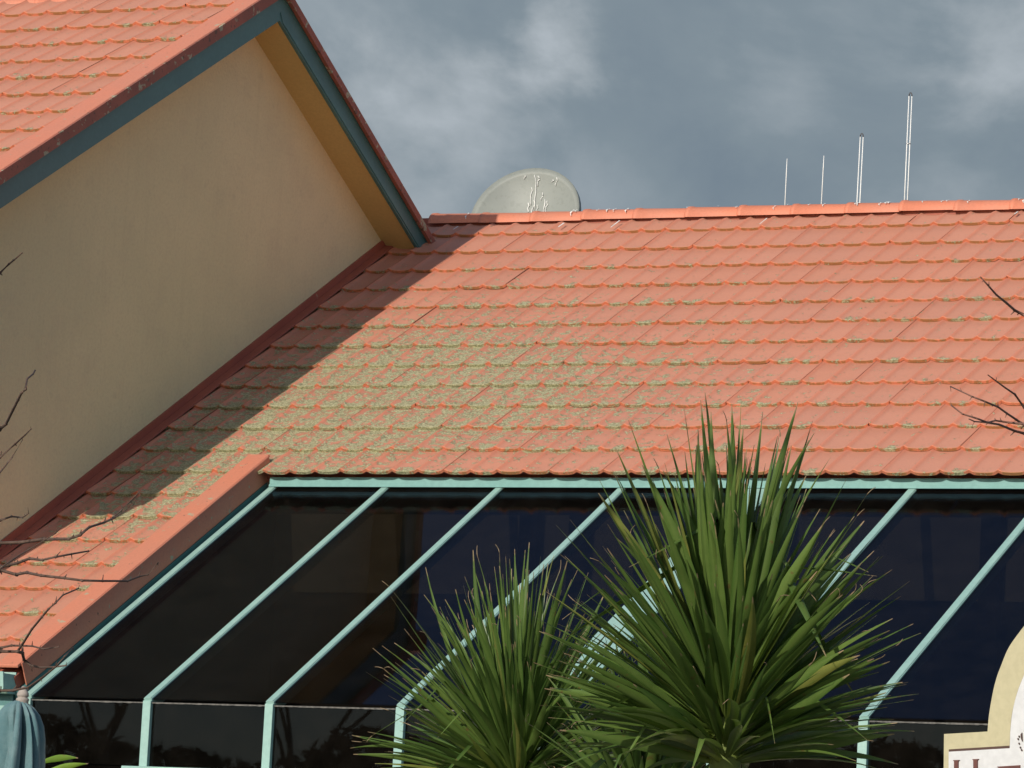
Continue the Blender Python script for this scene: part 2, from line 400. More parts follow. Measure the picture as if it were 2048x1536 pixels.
# ------------------------------------------------------------------ upper gable
GN = 1.94                                    # height of its slope above the main slope
XF = -13.05                                  # outer face of its verge
GAY, GAZ = 23.064, 5.500+CAMZ                # apex
upper = roof_slope(-13.21, -15.3, XF-.135, -.03-3*GAUGE, 11, 2.44, GN-.02, dens_gable, edge_gable, 'upper_roof', bld)
ridge_caps('ridge_cap', GAY, GAZ-.062, -15.3, XF-.05, -13.99, upper, rad=.072)
ub = MB(); ub.sbox(-15.3, XF-.14, -1.9, 2.44, GN-.11, GN-.05)
tanb = math.tan(R_(29.9))
def back(y, n=0): return (GAZ-.125-(y-GAY)*.572+n)   # z of the back slope
YB = 25.12                                   # where the back slope meets the main roof
ub.add([(-15.3, GAY, back(GAY)), (XF-.14, GAY, back(GAY)), (XF-.14, 27.2, back(27.2)), (-15.3, 27.2, back(27.2))], [(0, 1, 2, 3)])
ub.build('roof_base', M['verge_dark'], upper)
v = MB()
v.sbox(XF-.14, XF, -1.90, 2.40, GN-.004, GN+.012)            # top flange
v.build('verge_trim', M['verge'], upper, bevel=.004)
def vface(pts, x0, x1, mb):
    n = len(pts); vs = [(x0, y, z) for y, z in pts]+[(x1, y, z) for y, z in pts]
    fs = [tuple(range(n-1, -1, -1)), tuple(range(n, 2*n))]+[(i, (i+1) % n, n+(i+1) % n, n+i) for i in range(n)]
    mb.add(vs, fs)
def front_z(n, y):  # height at y of the line n above the main slope
    s = (y-O_Y+n*sp)/cp; return O_Z+s*sp+n*cp
def zb(y, off=0): return 7.045-.572*(y-23.064)+off       # top edge of the back verge
def meet(n, off):   # where the front line n meets the back line off
    ya = 22.; f0 = front_z(n, ya)-zb(ya, off); return (ya-f0/(math.tan(PITCH)+.572), zb(ya-f0/(math.tan(PITCH)+.572), off))
v = MB(); A1 = meet(GN+.009, 0); B1 = meet(GN-.052, -.05)
vface([(19.3, front_z(GN-.052, 19.3)), B1, A1, (19.3, front_z(GN+.009, 19.3))], XF-.010, XF+.012, v)
vface([B1, (25.02, zb(25.02, -.05)), (25.05, zb(25.05)), A1], XF-.010, XF+.012, v)
vface([(A1[0], A1[1]-.012), (25.05, zb(25.05, -.012)), (25.05, zb(25.05, -.002)), (A1[0], A1[1]-.002)], XF-.14, XF-.0105, v)
v.build('verge_edge', M['verge_dark'], upper)
# fascia (bargeboard) boards, front and back, meeting at the apex
fb = MB()
XB = XF-.022
# front board
y0 = 19.3
ny = 1.762; nt_ = GN-.045
yi = 23.030
apex_lo = (yi, front_z(ny, yi)); yo = GAY
apex_hi = meet(nt_, -.03); yo = apex_hi[0]
YF = 24.93
def back_lo(y): return apex_lo[1]-(y-yi)*(apex_lo[1]-5.872)/(24.844-yi)
def back_hi(y): return zb(y, -.03)
vface([(y0, front_z(ny, y0)), apex_lo, apex_hi, (y0, front_z(nt_, y0))], XB-.02, XB, fb)
vface([apex_lo, (24.885, back_lo(24.885)), (24.975, back_hi(24.975)), apex_hi], XB-.02, XB, fb)
fb.build('bargeboard', M['teal_dark'], upper)
# thin raised bead along the board and a black strip above it painted as the gap's shade
bd = MB()
vface([(y0, front_z(nt_-.018, y0)), (yo, front_z(nt_-.018, yo)-.0), (yo, front_z(nt_, yo)), (y0, front_z(nt_, y0))], XB, XB+.006, bd)
vface([(yo, apex_hi[1]-.022), (24.96, back_hi(24.96)-.022), (24.975, back_hi(24.975)), (yo, apex_hi[1])], XB, XB+.006, bd)
vface([(yi+.03, back_lo(yi)-.005), (24.87, back_lo(24.87)+.012), (24.89, back_lo(24.89)+.04), (yi, back_lo(yi)+.045)], XB, XB+.005, bd)
bd.build('board_bead', M['teal_dark'], upper)
gp = MB()
vface([(yo, apex_hi[1]-.002), (24.99, back_hi(24.99)-.002), (25.0, back_hi(25.0)+.02), (yo, apex_hi[1]+.02)], XB-.02, XB-.004, gp)
gp.build('painted_gap_shade', M['gap'], upper)
# soffits
sf = MB()
vface([(yi-.01, apex_lo[1]+.006), (24.9, back_lo(24.9)+.012), (24.9, back_lo(24.9)+.03), (yi-.01, apex_lo[1]+.03)], XW-.01, XB-.021, sf)
vface([(y0, front_z(ny+.012, y0)), (yi, front_z(ny+.012, yi)), (yi, front_z(ny+.03, yi)), (y0, front_z(ny+.03, y0))], XW-.01, XB-.021, sf)
sf.build('soffit', M['soffit'], upper)
# the stucco gable wall
w = MB(); yc = 19.58
vface([(yc, 0), (26.8, 0), (26.8, back_lo(26.8)+.02), (yi, apex_lo[1]+.02), (yc, front_z(ny+.02, yc))], XW-.25, XW, w)
w.build('gable_wall', M['stucco'], bld)['label'] = 'shaded cream stucco gable wall'
w = MB(); w.box((-15.3, yc+.002, 0), (XW-.251, yc+.25, front_z(ny, yc)-.02)); w.build('front_wall', M['stucco'], bld)

# front gutter and wall below the lower left roof
gt = MB(); yg = RP(0, -2.475, 0)[1]; zg = RP(0, -2.475, 0)[2]
prof = [(yg-.115, zg-.005), (yg-.105, zg-.075), (yg-.06, zg-.105), (yg+.01, zg-.105), (yg+.01, zg-.0), (yg+.0, zg-.0), (yg+.0, zg-.095), (yg-.06, zg-.095), (yg-.095, zg-.07), (yg-.105, zg-.005)]
vface(prof, -13.2, -12.405, gt); gt.box((-12.412, yg-.104, zg-.094), (-12.406, yg, zg-.012))
gt.build('gutter', M['teal'], bld)
fa = MB(); fa.box((-13.2, yg+.012, zg-.20), (-12.42, yg+.035, zg-.03)); fa.build('eave_board', M['teal_dark'], bld)
ww = MB(); ww.box((-13.2, 19.72, 0), (-12.44, 19.95, zg-.02)); ww.build('low_wall', M['stucco'], bld)
tr_ = MB(); tr_.box((-13.2, 19.68, 2.78), (-12.38, 19.718, 2.82)); tr_.build('window_trim', M['teal'], bld)

# ------------------------------------------------------------------ sloping glass front
con_r = empty('glass_roof_frame'); con_r.parent = bld; con_r.location = (0, 0, 0)
con_w = empty('glass_wall_frame'); con_w.parent = bld; con_w.location = (0, 0, 0)
KY, KZ = 19.660, 1.272+CAMZ
SK = -2.553
bars = [(-12.315, .043), (-11.652, .043), (-10.995, .043), (-10.308, .044), (-9.575, .205), (-8.741, .045), (-8.023, .045), (-7.31, .045), (-6.6, .045), (-5.9, .045), (-5.2, .045), (-4.5, .045)]
NB = -.079
for i, (x, w) in enumerate(bars):
    b = MB()
    b.sbox(x-w/2, x+w/2, SK, .028, NB-.065, NB-.004)
    b.sbox(x-w/2+.004, x+w/2-.004, SK, .028, NB-.0035, NB)
    b.build('glazing_bar', M['teal'], con_r, bevel=.0025)
    p = MB(); p.box((x-w/2, KY+.0, .95+CAMZ), (x+w/2, KY+.06, KZ-.012)); p.build('glazing_post', M['teal'], con_w, bevel=.0025)
    if i+1 < len(bars):
        x2, w2 = bars[i+1]; a, c = x+w/2+.001, x2-w2/2-.001
        p = MB(); p.sbox(a, c, SK+.012, .10, NB-.016, NB-.010); p.build('roof_pane', M['glass'], con_r)
        p = MB(); p.box((a, KY+.022, .955+CAMZ), (c, KY+.028, KZ-.022)); p.build('wall_pane', M['glass'], con_w)
        s_ = MB(); 
        n = 26
        for k in range(n):
            xa = a+(c-a)*k/n; xb = a+(c-a)*(k+1)/n; r = random.uniform(.0015, .0038)
            s_.box((xa, KY+.012, KZ-.022-r), (xb, KY+.021, KZ-.019+r*.4))
        s_.build('seal_strip', M['seal'], con_w)
sb = MB(); sb.box((-11.74, KY-.05, .84+CAMZ), (XR, KY+.10, .949+CAMZ)); sb.build('sill_beam', M['teal'], con_w, bevel=.004)
pw = MB(); pw.box((-12.34, KY+.02, 0), (XR, KY+.17, .80+CAMZ)); pw.build('plinth_wall', M['stucco'], con_w)
pw = MB(); pw.box((-12.34, KY+.03, .80+CAMZ), (-11.75, KY+.06, .95+CAMZ)); pw.build('lower_pane', M['glass'], con_w)
# fascia below the eave
fa = MB(); fa.box((-12.33, 21.913, 4.135), (XR, 21.938, 4.185)); fa.box((-12.33, 21.905, 4.133), (XR, 21.9128, 4.146))
fa.build('eave_fascia', M['fascia'], bld, bevel=.002)
# inside of the glazed room
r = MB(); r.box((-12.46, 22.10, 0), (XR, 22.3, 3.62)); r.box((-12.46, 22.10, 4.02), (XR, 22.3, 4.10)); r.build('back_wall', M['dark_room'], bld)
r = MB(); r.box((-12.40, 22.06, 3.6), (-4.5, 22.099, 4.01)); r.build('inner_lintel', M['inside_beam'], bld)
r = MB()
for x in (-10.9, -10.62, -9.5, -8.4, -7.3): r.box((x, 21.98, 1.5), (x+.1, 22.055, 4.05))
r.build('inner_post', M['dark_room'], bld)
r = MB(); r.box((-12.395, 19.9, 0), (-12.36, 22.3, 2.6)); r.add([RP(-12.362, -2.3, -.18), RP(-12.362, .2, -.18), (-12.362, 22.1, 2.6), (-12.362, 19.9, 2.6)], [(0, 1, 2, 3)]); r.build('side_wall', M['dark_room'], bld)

# ------------------------------------------------------------------ satellite dish
def rot_frame(nrm, roll=0):
    nrm = nrm.normalized(); a = nrm.cross(Vector((0, 0, 1))).normalized(); b = a.cross(nrm).normalized()
    return a*math.cos(roll)+b*math.sin(roll), -a*math.sin(roll)+b*math.cos(roll), nrm
dc = at(1048, 431, 29.0)
dish = empty('satellite_dish', (dc.x, dc.y, RZ-.2))
tagp(dish, 'pale grey satellite dish streaked with white droppings, rising behind the tiled ridge', 'satellite dish')
m, nt, b, L = mat('dish_paint')
tcn = N(nt, 'ShaderNodeTexCoord').outputs['Object']
cc = mix(nt, mrange(nt, noise(nt, 5, 4, .6, tcn), .3, .7), (.22, .235, .215), (.25, .265, .24))
cc = mix(nt, mrange(nt, noise(nt, 40, 4, .6, tcn), .5, .7, 0, .3), cc, (.15, .16, .14))
mpn = N(nt, 'ShaderNodeMapping', inp={3: (60, 60, 6)}); L(tcn, mpn.inputs[0])
L(cc, b.inputs['Base Color']); b.inputs['Roughness'].default_value = .5; b.inputs['Specular IOR Level'].default_value = .3
M['dish'] = m
ax, bx, nx = rot_frame(Vector((.10, -.90, .36)), R_(-32))
A_, B_ = .345, .33
mb = MB(); K = 48; J = 10; vs = []
def dp(r, a, off=0): return dc+ax*(A_*r*math.cos(a))+bx*(B_*r*math.sin(a))+nx*(.085*(r*r-1)+off)
for j in range(J+1):
    for k in range(K): vs.append(dp(max(j/J, .001), 2*math.pi*k/K))
fs = [(j*K+k, j*K+(k+1) % K, (j+1)*K+(k+1) % K, (j+1)*K+k) for j in range(J) for k in range(K)]
for j in range(J+1):
    for k in range(K): vs.append(dp(max(j/J, .001), 2*math.pi*k/K, -.006))
o_ = (J+1)*K
fs += [(o_+j*K+(k+1) % K, o_+j*K+k, o_+(j+1)*K+k, o_+(j+1)*K+(k+1) % K) for j in range(J) for k in range(K)]
fs += [(J*K+k, J*K+(k+1) % K, o_+J*K+(k+1) % K, o_+J*K+k) for k in range(K)]
mb.add(vs, fs, 0, True); mb.build('reflector', M['dish'], dish)
mb = MB(); vs = []
for (r, off) in ((1.0, -.001), (1.006, -.003), (1.012, -.035), (1.0, -.035)):
    for k in range(K): vs.append(dp(1, 2*math.pi*k/K, off)+(dp(1, 2*math.pi*k/K)-dc)*(r-1))
mb.add(vs, [(j*K+k, j*K+(k+1) % K, ((j+1) % 4)*K+(k+1) % K, ((j+1) % 4)*K+k) for j in range(4) for k in range(K)], 0, False)
mb.build('rim', M['dish'], dish)
rng = random.Random(2)
for (px, py0, py1) in ((1062, 375, 410), (1066, 400, 428), (1057, 405, 424), (1076, 352, 372), (1084, 385, 400), (1088, 398, 430), (1093, 402, 425), (1050, 352, 358), (1106, 360, 364), (1112, 355, 372), (1074, 410, 428), (1070, 350, 420)):
    pts = []; mb = MB()
    for k in range(7):
        q = at(px+rng.uniform(-1.5, 1.5)+2*math.sin(k), py0+(py1-py0)*k/6, 1)-Vector((0, 0, CAMZ))
        t = ((dc-nx*.05-Vector((0, 0, CAMZ))).dot(nx))/q.dot(nx); p = Vector((0, 0, CAMZ))+q*t
        for it in range(3):
            lx, ly = (p-dc).dot(ax)/A_, (p-dc).dot(bx)/B_; rr = lx*lx+ly*ly
            t = ((dc+nx*(.085*(rr-1)+.004)-Vector((0, 0, CAMZ))).dot(nx))/q.dot(nx); p = Vector((0, 0, CAMZ))+q*t
        pts.append(p)
    mb.tube(pts, [.0032*rng.uniform(.5, 1.5) for _ in pts], 5)
    mb.build('bird_dropping', M['dropping'], dish)
mb = MB(); bk_ = dc-nx*.10
mb.tube([bk_, bk_-nx*.10], .03, 8); mb.tube([bk_-nx*.09+Vector((0, 0, .05)), Vector(((bk_-nx*.09).x, (bk_-nx*.09).y, RZ-.45))], .022, 8)
mb.build('mount_pole', M['steel'], dish)

# ------------------------------------------------------------------ antennas
def antenna(px0, px1, py_top, py_base, twin, label):
    D = 28.2
    a = at(px0, py_base, D); base = Vector((a.x, a.y, RZ-.35)); top = at(px1, py_top, D); top = Vector((a.x+(top.x-a.x)*.55, a.y+(top.y-a.y)*.55, top.z))
    e_ = empty('roof_antenna', base); tagp(e_, label, 'antenna', 'aerials standing in a row behind the ridge')
    if twin:  # one pale pole whose lit edges are modelled as two white rods
        side = rt*.0085+Vector((0, 0, 0))
        for sgn in (-1, 1):
            mb = MB(); mb.tube([base+side*sgn, top+side*sgn-Vector((0, 0, .02))], [.0042, .0030], 6); mb.build('rod', M['white_rod'], e_)
        mb = MB()
        mb.tube([top+side*(math.cos(t))+Vector((0, 0, -.02+.02*math.sin(t))) for t in [math.pi*k/6 for k in range(7)]], .0038, 6); mb.build('end_cap', M['dark_cap'], e_)
        if twin == 2:
            mid = base.lerp(top, .735); mb = MB(); mb.tube([mid-side*1.5, mid+side*1.5], .005, 6); mb.build('spacer', M['steel'], e_)
        mb = MB(); lo = base+Vector((0, 0, .1)); mb.tube([lo-side*2, lo+side*2], .008, 6); mb.build('clamp', M['steel'], e_)
    else:
        mb = MB(); mb.tube([base, base.lerp(top, .9), top], [.0045, .0032, .0018], 6); mb.build('rod', M['white_rod'], e_)
        mb = MB(); mb.tube([base+Vector((0, 0, 0)), base+Vector((0, 0, .12))], .012, 8); mb.build('clamp', M['steel'], e_)
antenna(1570, 1574, 316, 412, 0, 'short thin white whip aerial, leftmost of the four behind the ridge')
antenna(1642, 1649, 310, 410, 0, 'short leaning whip aerial between the leftmost whip and the taller pole aerials')
antenna(1716, 1725, 265, 408, 1, 'mid-height pale pole aerial with dark rounded tip, its lit edges built as two rods')
antenna(1812, 1821, 182, 404, 2, 'tallest pale pole aerial with a joint, its lit edges built as two rods')

# ------------------------------------------------------------------ cabbage trees
def leaf_material(name, tint=1.):
    m, nt, b, L = mat(name)
    tcn = N(nt, 'ShaderNodeTexCoord').outputs['Object']
    t, r, k = attr(nt, 'along'), attr(nt, 'rnd'), attr(nt, 'rib')
    c = mix(nt, r, (.044*tint, .100*tint, .018), (.128*tint, .205*tint, .042))
    c = mix(nt, mrange(nt, r, .90, .97, 0, .8), c, (.22, .21, .045))
    c = mix(nt, mrange(nt, t, .30, .0, 0, .55), c, (.17, .20, .035))
    c = mix(nt, mrange(nt, noise(nt, 14, 3, .6, tcn), .4, .7, 0, .4), c, (.04, .085, .014))
    c = mix(nt, mth(nt, 'MULTIPLY', k, .25), c, (.2, .25, .07))
    tip = mrange(nt, mth(nt, 'ADD', t, mth(nt, 'MULTIPLY', mth(nt, 'SUBTRACT', noise(nt, 22, 3, .6, tcn), .5), .16)), .945, .99)
    c = mix(nt, tip, c, (.34, .24, .14))
    c = mix(nt, mrange(nt, noise(nt, 33, 2, .5, tcn), .68, .72, 0, .7), c, (.14, .09, .03))
    L(c, b.inputs['Base Color']); b.inputs['Roughness'].default_value = .42; b.inputs['Specular IOR Level'].default_value = .45
    tl = N(nt, 'ShaderNodeBsdfTranslucent'); L(mix(nt, .5, c, (.14, .22, .02)), tl.inputs[0])
    ms = N(nt, 'ShaderNodeMixShader', inp={0: .28}); L(b.outputs[0], ms.inputs[1]); L(tl.outputs[0], ms.inputs[2])
    L(ms.outputs[0], nt.nodes['Material Output'].inputs[0]); return m
M['leaf'] = leaf_material('cordyline_leaf')
m = simple('cordyline_bark', (.20, .16, .11), (.30, .25, .18), 30, .9, .6, .01, 70); M['bark'] = m
M['greenbark'] = simple('green_stem', (.13, .17, .03), (.09, .12, .025), 20, .7)

class Leaves(MB):
    def __init__(s): super().__init__(); s.at = {'along': [], 'rnd': [], 'rib': []}
    def leaf(s, base, d, Ln, W, droop, rng, fray=True, side=None):
        d = d.normalized()
        sd = side or d.cross(Vector((0, 0, 1)))
        if sd.length < .05: sd = Vector((1, 0, 0))
        sd.normalize()
        sd = (Matrix.Rotation(rng.gauss(0, .55), 3, d) @ sd)
        nrm = sd.cross(d).normalized()
        if nrm.z < 0: nrm = -nrm
        S = 11; r = rng.random(); bend = rng.gauss(0, .10); tw = rng.gauss(0, .35)
        kink = rng.random() < .03; kt = rng.uniform(.5, .85)
        pts = []; vs = []
        p = base.copy(); cur = d.copy(); A = []
        for k in range(S+1):
            t = k/S
            w = W*(.30+.70*min(1, math.sin(min(t/.62, 1)*math.pi/2)))*(1-max(0, (t-.50)/.50)**1.6)
            w = max(w, .0022)
            sk = (Matrix.Rotation(tw*t, 3, cur) @ sd).normalized(); nk = sk.cross(cur).normalized()
            if nk.dot(nrm) < 0: nk = -nk
            f = .30*w
            vs += [p-sk*w*.5+nk*f*.5, p-nk*f*.25, p+sk*w*.5+nk*f*.5]
            for q in (0, 1, 0): s.at['along'].append(t); s.at['rnd'].append(r); s.at['rib'].append(q)
            step = Ln/S
            cur = (cur+Vector((0, 0, -1))*droop*(.25+t)*2/S+sd*bend*2/S)
            if kink and abs(t-kt) < .5/S: cur = cur+Vector((0, 0, -1))*rng.uniform(.8, 1.6)
            cur.normalize(); pe = p; p = p+cur*step
        p = pe; fs = []
        for k in range(S):
            b_ = 3*k; fs += [(b_, b_+1, b_+4, b_+3), (b_+1, b_+2, b_+5, b_+4)]
        s.add(vs, fs, 0, True)
        if fray and rng.random() < .14:              # dry curled thread at the tip
            q = [p]; c2 = cur.copy(); cv = Vector((rng.gauss(0, 1), rng.gauss(0, 1), rng.gauss(0, 1)))
            for k in range(4):
                c2 = (c2+cv*.16).normalized(); q.append(q[-1]+c2*rng.uniform(.005, .011))
            n0 = len(s.v); s.tube(q, [.0013, .0013, .0011, .001, .0008], 4)
            n = len(s.v)-n0
            s.at['along'] += [1.]*n; s.at['rnd'] += [r]*n; s.at['rib'] += [0]*n

def cabbage_tree(px, py, D, lean, n, L0, W0, stem, label, seed, extra=(), thmax=98, lowfac=.48, heads=()):
    rng = random.Random(seed)
    c = at(px, py, D); root = empty('cabbage_tree', (c.x+lean[0], c.y+lean[1], 0))
    tagp(root, label, 'cabbage tree', 'cabbage trees in front of the glass')
    lv = Leaves()
    axis = Vector((lean[0]*-.12, lean[1]*-.12, 1)).normalized()
    for i in range(n):
        u_ = (i+.5)/n
        th = R_(thmax)*u_**.72 + rng.gauss(0, .07); az = i*2.39996+rng.gauss(0, .25)
        dirv = Vector((math.sin(th)*math.cos(az), math.sin(th)*math.sin(az), math.cos(th)))
        q = axis.to_track_quat('Z', 'Y'); dirv = q @ dirv
        base = c+axis*stem*(.5-u_)+Vector((dirv.x, dirv.y, 0))*.028
        Ln = L0*(1-lowfac*min(1.2, th/R_(90)))*rng.uniform(.78, 1.06)
        lv.leaf(base, dirv, Ln, W0*rng.uniform(.55, 1.25), rng.uniform(.03, .16)+.32*max(0, th-.9), rng)
    for (tx, ty, dd, w, dr) in extra:       # single leaves that stand out: tip position, depth offset
        tip = at(tx, ty, D+dd); base = c+Vector((0, 0, -.02)); v_ = tip-base
        lv.leaf(base, v_+Vector((0, 0, dr*.55*v_.length)), v_.length*1.02, w, dr, rng)
    lv.build('crown', M['leaf'], root)
    tk = MB(); g0 = Vector((c.x+lean[0], c.y+lean[1], 0)); pts = [g0.lerp(c-axis*stem*1.3, t)+Vector((.03*math.sin(t*5), .02*math.cos(t*4), 0)) for t in [k/10 for k in range(11)]]
    tk.tube(pts, [.12-.062*(k/10)+(.008*(k % 2)) for k in range(11)], 12)
    tk.build('trunk', M['bark'], root)
    st = MB(); st.tube([c-axis*stem*1.8, c-axis*stem*.4, c+axis*stem*.40], [.058, .046, .018], 12); st.build('stem', M['greenbark'], root)
    return root

cabbage_tree(1452, 1452, 14.0, (.18, .05), 400, .81, .034, .22, 'large cabbage tree with the tallest spiky green crown, its tips crossing the tiles', 21, thmax=77, lowfac=.42,
    extra=[(1540, 805, 0, .042, .02), (1448, 800, .1, .036, .02), (1478, 803, 0, .034, .02), (1626, 855, 0, .045, .05), (1372, 818, 0, .03, .03), (1306, 845, .1, .036, .05), (1274, 850, -.1, .036, .05), (1255, 905, .2, .040, .04), (1400, 838, 0, .04, .03), (1500, 822, 0, .04, .0),
           (1690, 965, 0, .034, .10), (1652, 985, -.2, .04, .02), (1722, 1000, .1, .02, .05), (1770, 1128, 0, .034, .08), (1790, 1190, 0, .035, .1), (1812, 1245, .1, .022, .08), (1828, 1388, .1, .014, .0), (1796, 1436, -.1, .014, -.1), (1700, 1438, -.1, .014, -.25), (1130, 1050, 0, .034, .05), (1158, 1045, .1, .03, .05), (1092, 1250, 0, .036, .08), (1085, 1305, -.1, .036, .1), (1105, 1180, .1, .03, .05), (1140, 1110, 0, .03, .05), (1125, 1385, -.1, .03, .1),
           (1085, 1400, .1, .028, .15), (1110, 1450, 0, .03, .2), (1140, 1500, -.2, .03, .25), (1200, 1530, -.3, .03, .3), (1180, 1420, -.3, .034, .2), (1250, 1480, -.4, .034, .25), (1160, 1470, .2, .03, .2), (1195, 975, .1, .03, .05), (1230, 950, 0, .035, .04), (1562, 870, .1, .04, .03), (1590, 905, -.1, .03, .03), (1335, 870, -.1, .038, .03), (1420, 812, -.1, .03, .02)])
cabbage_tree(1032, 1555, 15.4, (-.1, .1), 420, .645, .022, .14, 'smaller cabbage tree with a finer spiky crown, left of the large one', 5, thmax=92, lowfac=.30,
    extra=[(1022, 1108, 0, .026, .02), (966, 1106, 0, .026, .02), (1008, 1120, .1, .024, .02), (872, 1128, 0, .03, .03), (822, 1150, 0, .022, .04), (778, 1205, 0, .022, .05), (756, 1180, .1, .02, .05), (1110, 1118, 0, .026, .02), (735, 1350, 0, .022, .1), (718, 1470, 0, .024, .15), (752, 1300, 0, .02, .08), (700, 1490, 0, .02, .1), (1180, 1150, .1, .022, .03), (1090, 1130, .1, .02, .0)])
cabbage_tree(1290, 1640, 14.9, (0, .25), 170, .60, .030, .12, 'low cabbage tree crown, mostly hidden between the two taller ones', 9, thmax=95)

# ------------------------------------------------------------------ bare trees
m = simple('twig_bark', (.085, .05, .035), (.13, .085, .065), 40, .8, .4, .003, 120); M['twig'] = m
m = simple('twig_bark_red', (.17, .08, .055), (.22, .12, .09), 40, .7, .4, .003, 120); M['twig2'] = m
def bare_tree(base, height, seed, label, twigs, D, matn, lead, rad=.09, depth=5, group=None):
    rng = random.Random(seed); root = empty('bare_tree', base); tagp(root, label, 'tree', group)
    mb = MB(); tk = MB()
    base = Vector(base)
    top = base+Vector((rng.uniform(-.1, .1), rng.uniform(-.1, .1), height*.42))
    tk.tube([base, base.lerp(top, .3)+Vector((.03, 0, 0)), base.lerp(top, .7)-Vector((.02, .02, 0)), top], [rad*1.25, rad, rad*.85, rad*.7], 12)
    def inview(p):
        q = p-Vector((0, 0, CAMZ)); z = q.dot(fw)
        return z > 1 and abs(q.dot(rt2)/z)*F_PX < 1110 and abs(q.dot(up2)/z)*F_PX < 900
    def grow(p, d, ln, r, lev):
        pts = [p]; cur = d.normalized()
        for k in range(4):
            cur = (cur+Vector((rng.gauss(0, .13), rng.gauss(0, .13), rng.gauss(.04, .1)))).normalized()
            pts.append(pts[-1]+cur*ln/4)
        if any(inview(q) for q in pts): return
        mb.tube(pts, [r*(1-.11*k) for k in range(5)], 6 if lev > 1 else 4, cap=False)
        if lev >= depth or r < .0012: return
        for k in range(3 if lev < 4 else 2):
            q = pts[rng.choice((2, 3, 4))]
            nd = (cur+Vector((rng.gauss(0, .6), rng.gauss(0, .6), rng.gauss(.1, .35)))).normalized()
            grow(q, nd, ln*rng.uniform(.6, .85), r*.56, lev+1)
    for k in range(5):
        a = k*1.256+rng.random(); d0 = Vector((math.cos(a)*.6, math.sin(a)*.6, 1))
        if lead is not None and d0.dot(rt) * lead > -.05: d0 = d0-rt*lead*(abs(d0.dot(rt))+.45)
        grow(top-Vector((0, 0, rng.uniform(0, .35))), d0, height*.28, rad*.5, 1)
    mb.build('branch', M[matn], root); tk.build('trunk', M['bark'], root)
    tw = MB()
    for (pl, r0, dd, budr) in twigs:
        pts = [at(px, py, D+dd+.25*math.sin(k*.7)) for k, (px, py) in enumerate(pl)]
        n = len(pts); rr = [r0*(1-.62*k/(n-1)) for k in range(n)]
        tw.tube(pts, rr, 7)
        for k in range(1, n):                       # buds and short spurs
            q = pts[k]; dr = (pts[k]-pts[k-1]).normalized(); o2 = (up*rng.choice((-1, 1))+rt*rng.uniform(-.4, .4)+dr*.8).normalized()
            tw.tube([q-dr*rr[k]*1.5, q, q+dr*rr[k]*1.5], [rr[k], rr[k]*budr, rr[k]], 6)
            if rng.random() < .6: tw.tube([q, q+o2*rng.uniform(.007, .02)], [rr[k]*.75, rr[k]*.3], 5)
            if rng.random() < .35:
                mpt = pts[k-1].lerp(q, rng.uniform(.3, .7)); tw.tube([mpt, mpt+o2*rng.uniform(.005, .012)], [rr[k]*.7, rr[k]*.3], 5)
        # carry the twig on out of the frame to the limb it grows from
    tw.build('twig', M[matn], root)
    return root
Lt = [
 ([(-160, 700), (-70, 610), (0, 546), (18, 528), (28, 520), (44, 506)], .0042, 0, 1.35),
 ([(-200, 1150), (-90, 990), (-20, 905), (0, 858), (12, 848), (36, 800), (43, 786), (51, 779), (54, 758), (66, 748), (70, 741)], .0052, .1, 1.3),
 ([(-200, 1150), (-60, 985), (0, 915), (30, 888), (50, 870), (62, 858)], .0040, -.2, 1.3),
 ([(-60, 1020), (0, 945), (24, 915), (45, 880)], .0028, -.2, 1.3),
 ([(-200, 1150), (-60, 1040), (0, 1041), (23, 1033), (45, 1035), (57, 1027)], .0038, .3, 1.4),
 ([(-200, 1150), (-60, 1100), (0, 1086), (41, 1085), (85, 1079), (114, 1078), (138, 1078), (160, 1070), (179, 1054), (208, 1045), (223, 1038), (243, 1019), (261, 1003), (278, 985)], .0052, 0, 1.3),
 ([(208, 1045), (230, 1036), (252, 1020), (267, 1010)], .0022, 0, 1.2),
 ([(-200, 1150), (-60, 1145), (0, 1134), (18, 1130), (35, 1126), (59, 1117), (85, 1120), (111, 1114), (143, 1108), (177, 1102)], .0052, -.1, 1.4),
 ([(0, 1137), (30, 1116), (59, 1098), (111, 1067), (122, 1055)], .0024, -.3, 1.3),
 ([(-200, 1150), (-60, 1130), (0, 1140), (32, 1149), (54, 1145), (82, 1151), (129, 1156), (164, 1161), (205, 1162), (255, 1162), (278, 1153), (296, 1149), (316, 1126)], .0048, .1, 1.35),
 ([(-220, 1400), (-60, 1310), (0, 1303), (35, 1303), (44, 1290), (64, 1258), (97, 1218), (111, 1206), (126, 1190), (157, 1177)], .0045, 0, 1.35),
 ([(-220, 1400), (-60, 1306), (0, 1296), (23, 1291), (64, 1292), (88, 1298), (117, 1294)], .0040, .15, 1.35),
 ([(35, 1303), (45, 1306), (48, 1320), (62, 1331), (82, 1335), (108, 1334), (132, 1331)], .0048, 0, 1.3),
 ([(-220, 1400), (-60, 1385), (0, 1381), (26, 1381), (56, 1375), (82, 1357), (111, 1334), (129, 1313), (146, 1296)], .0042, -.1, 1.3),
 ([(-150, 1560), (-220, 1400), (-200, 1150), (-160, 700), (-120, 400)], .016, 0, 1.0)]
bl = at(-420, 1500, 12.3)
bare_tree((bl.x, bl.y, 0), 6.2, 4, 'leafless tree reaching dark budded twigs in from the left, across the cream wall', Lt, 12.2, 'twig', -1)
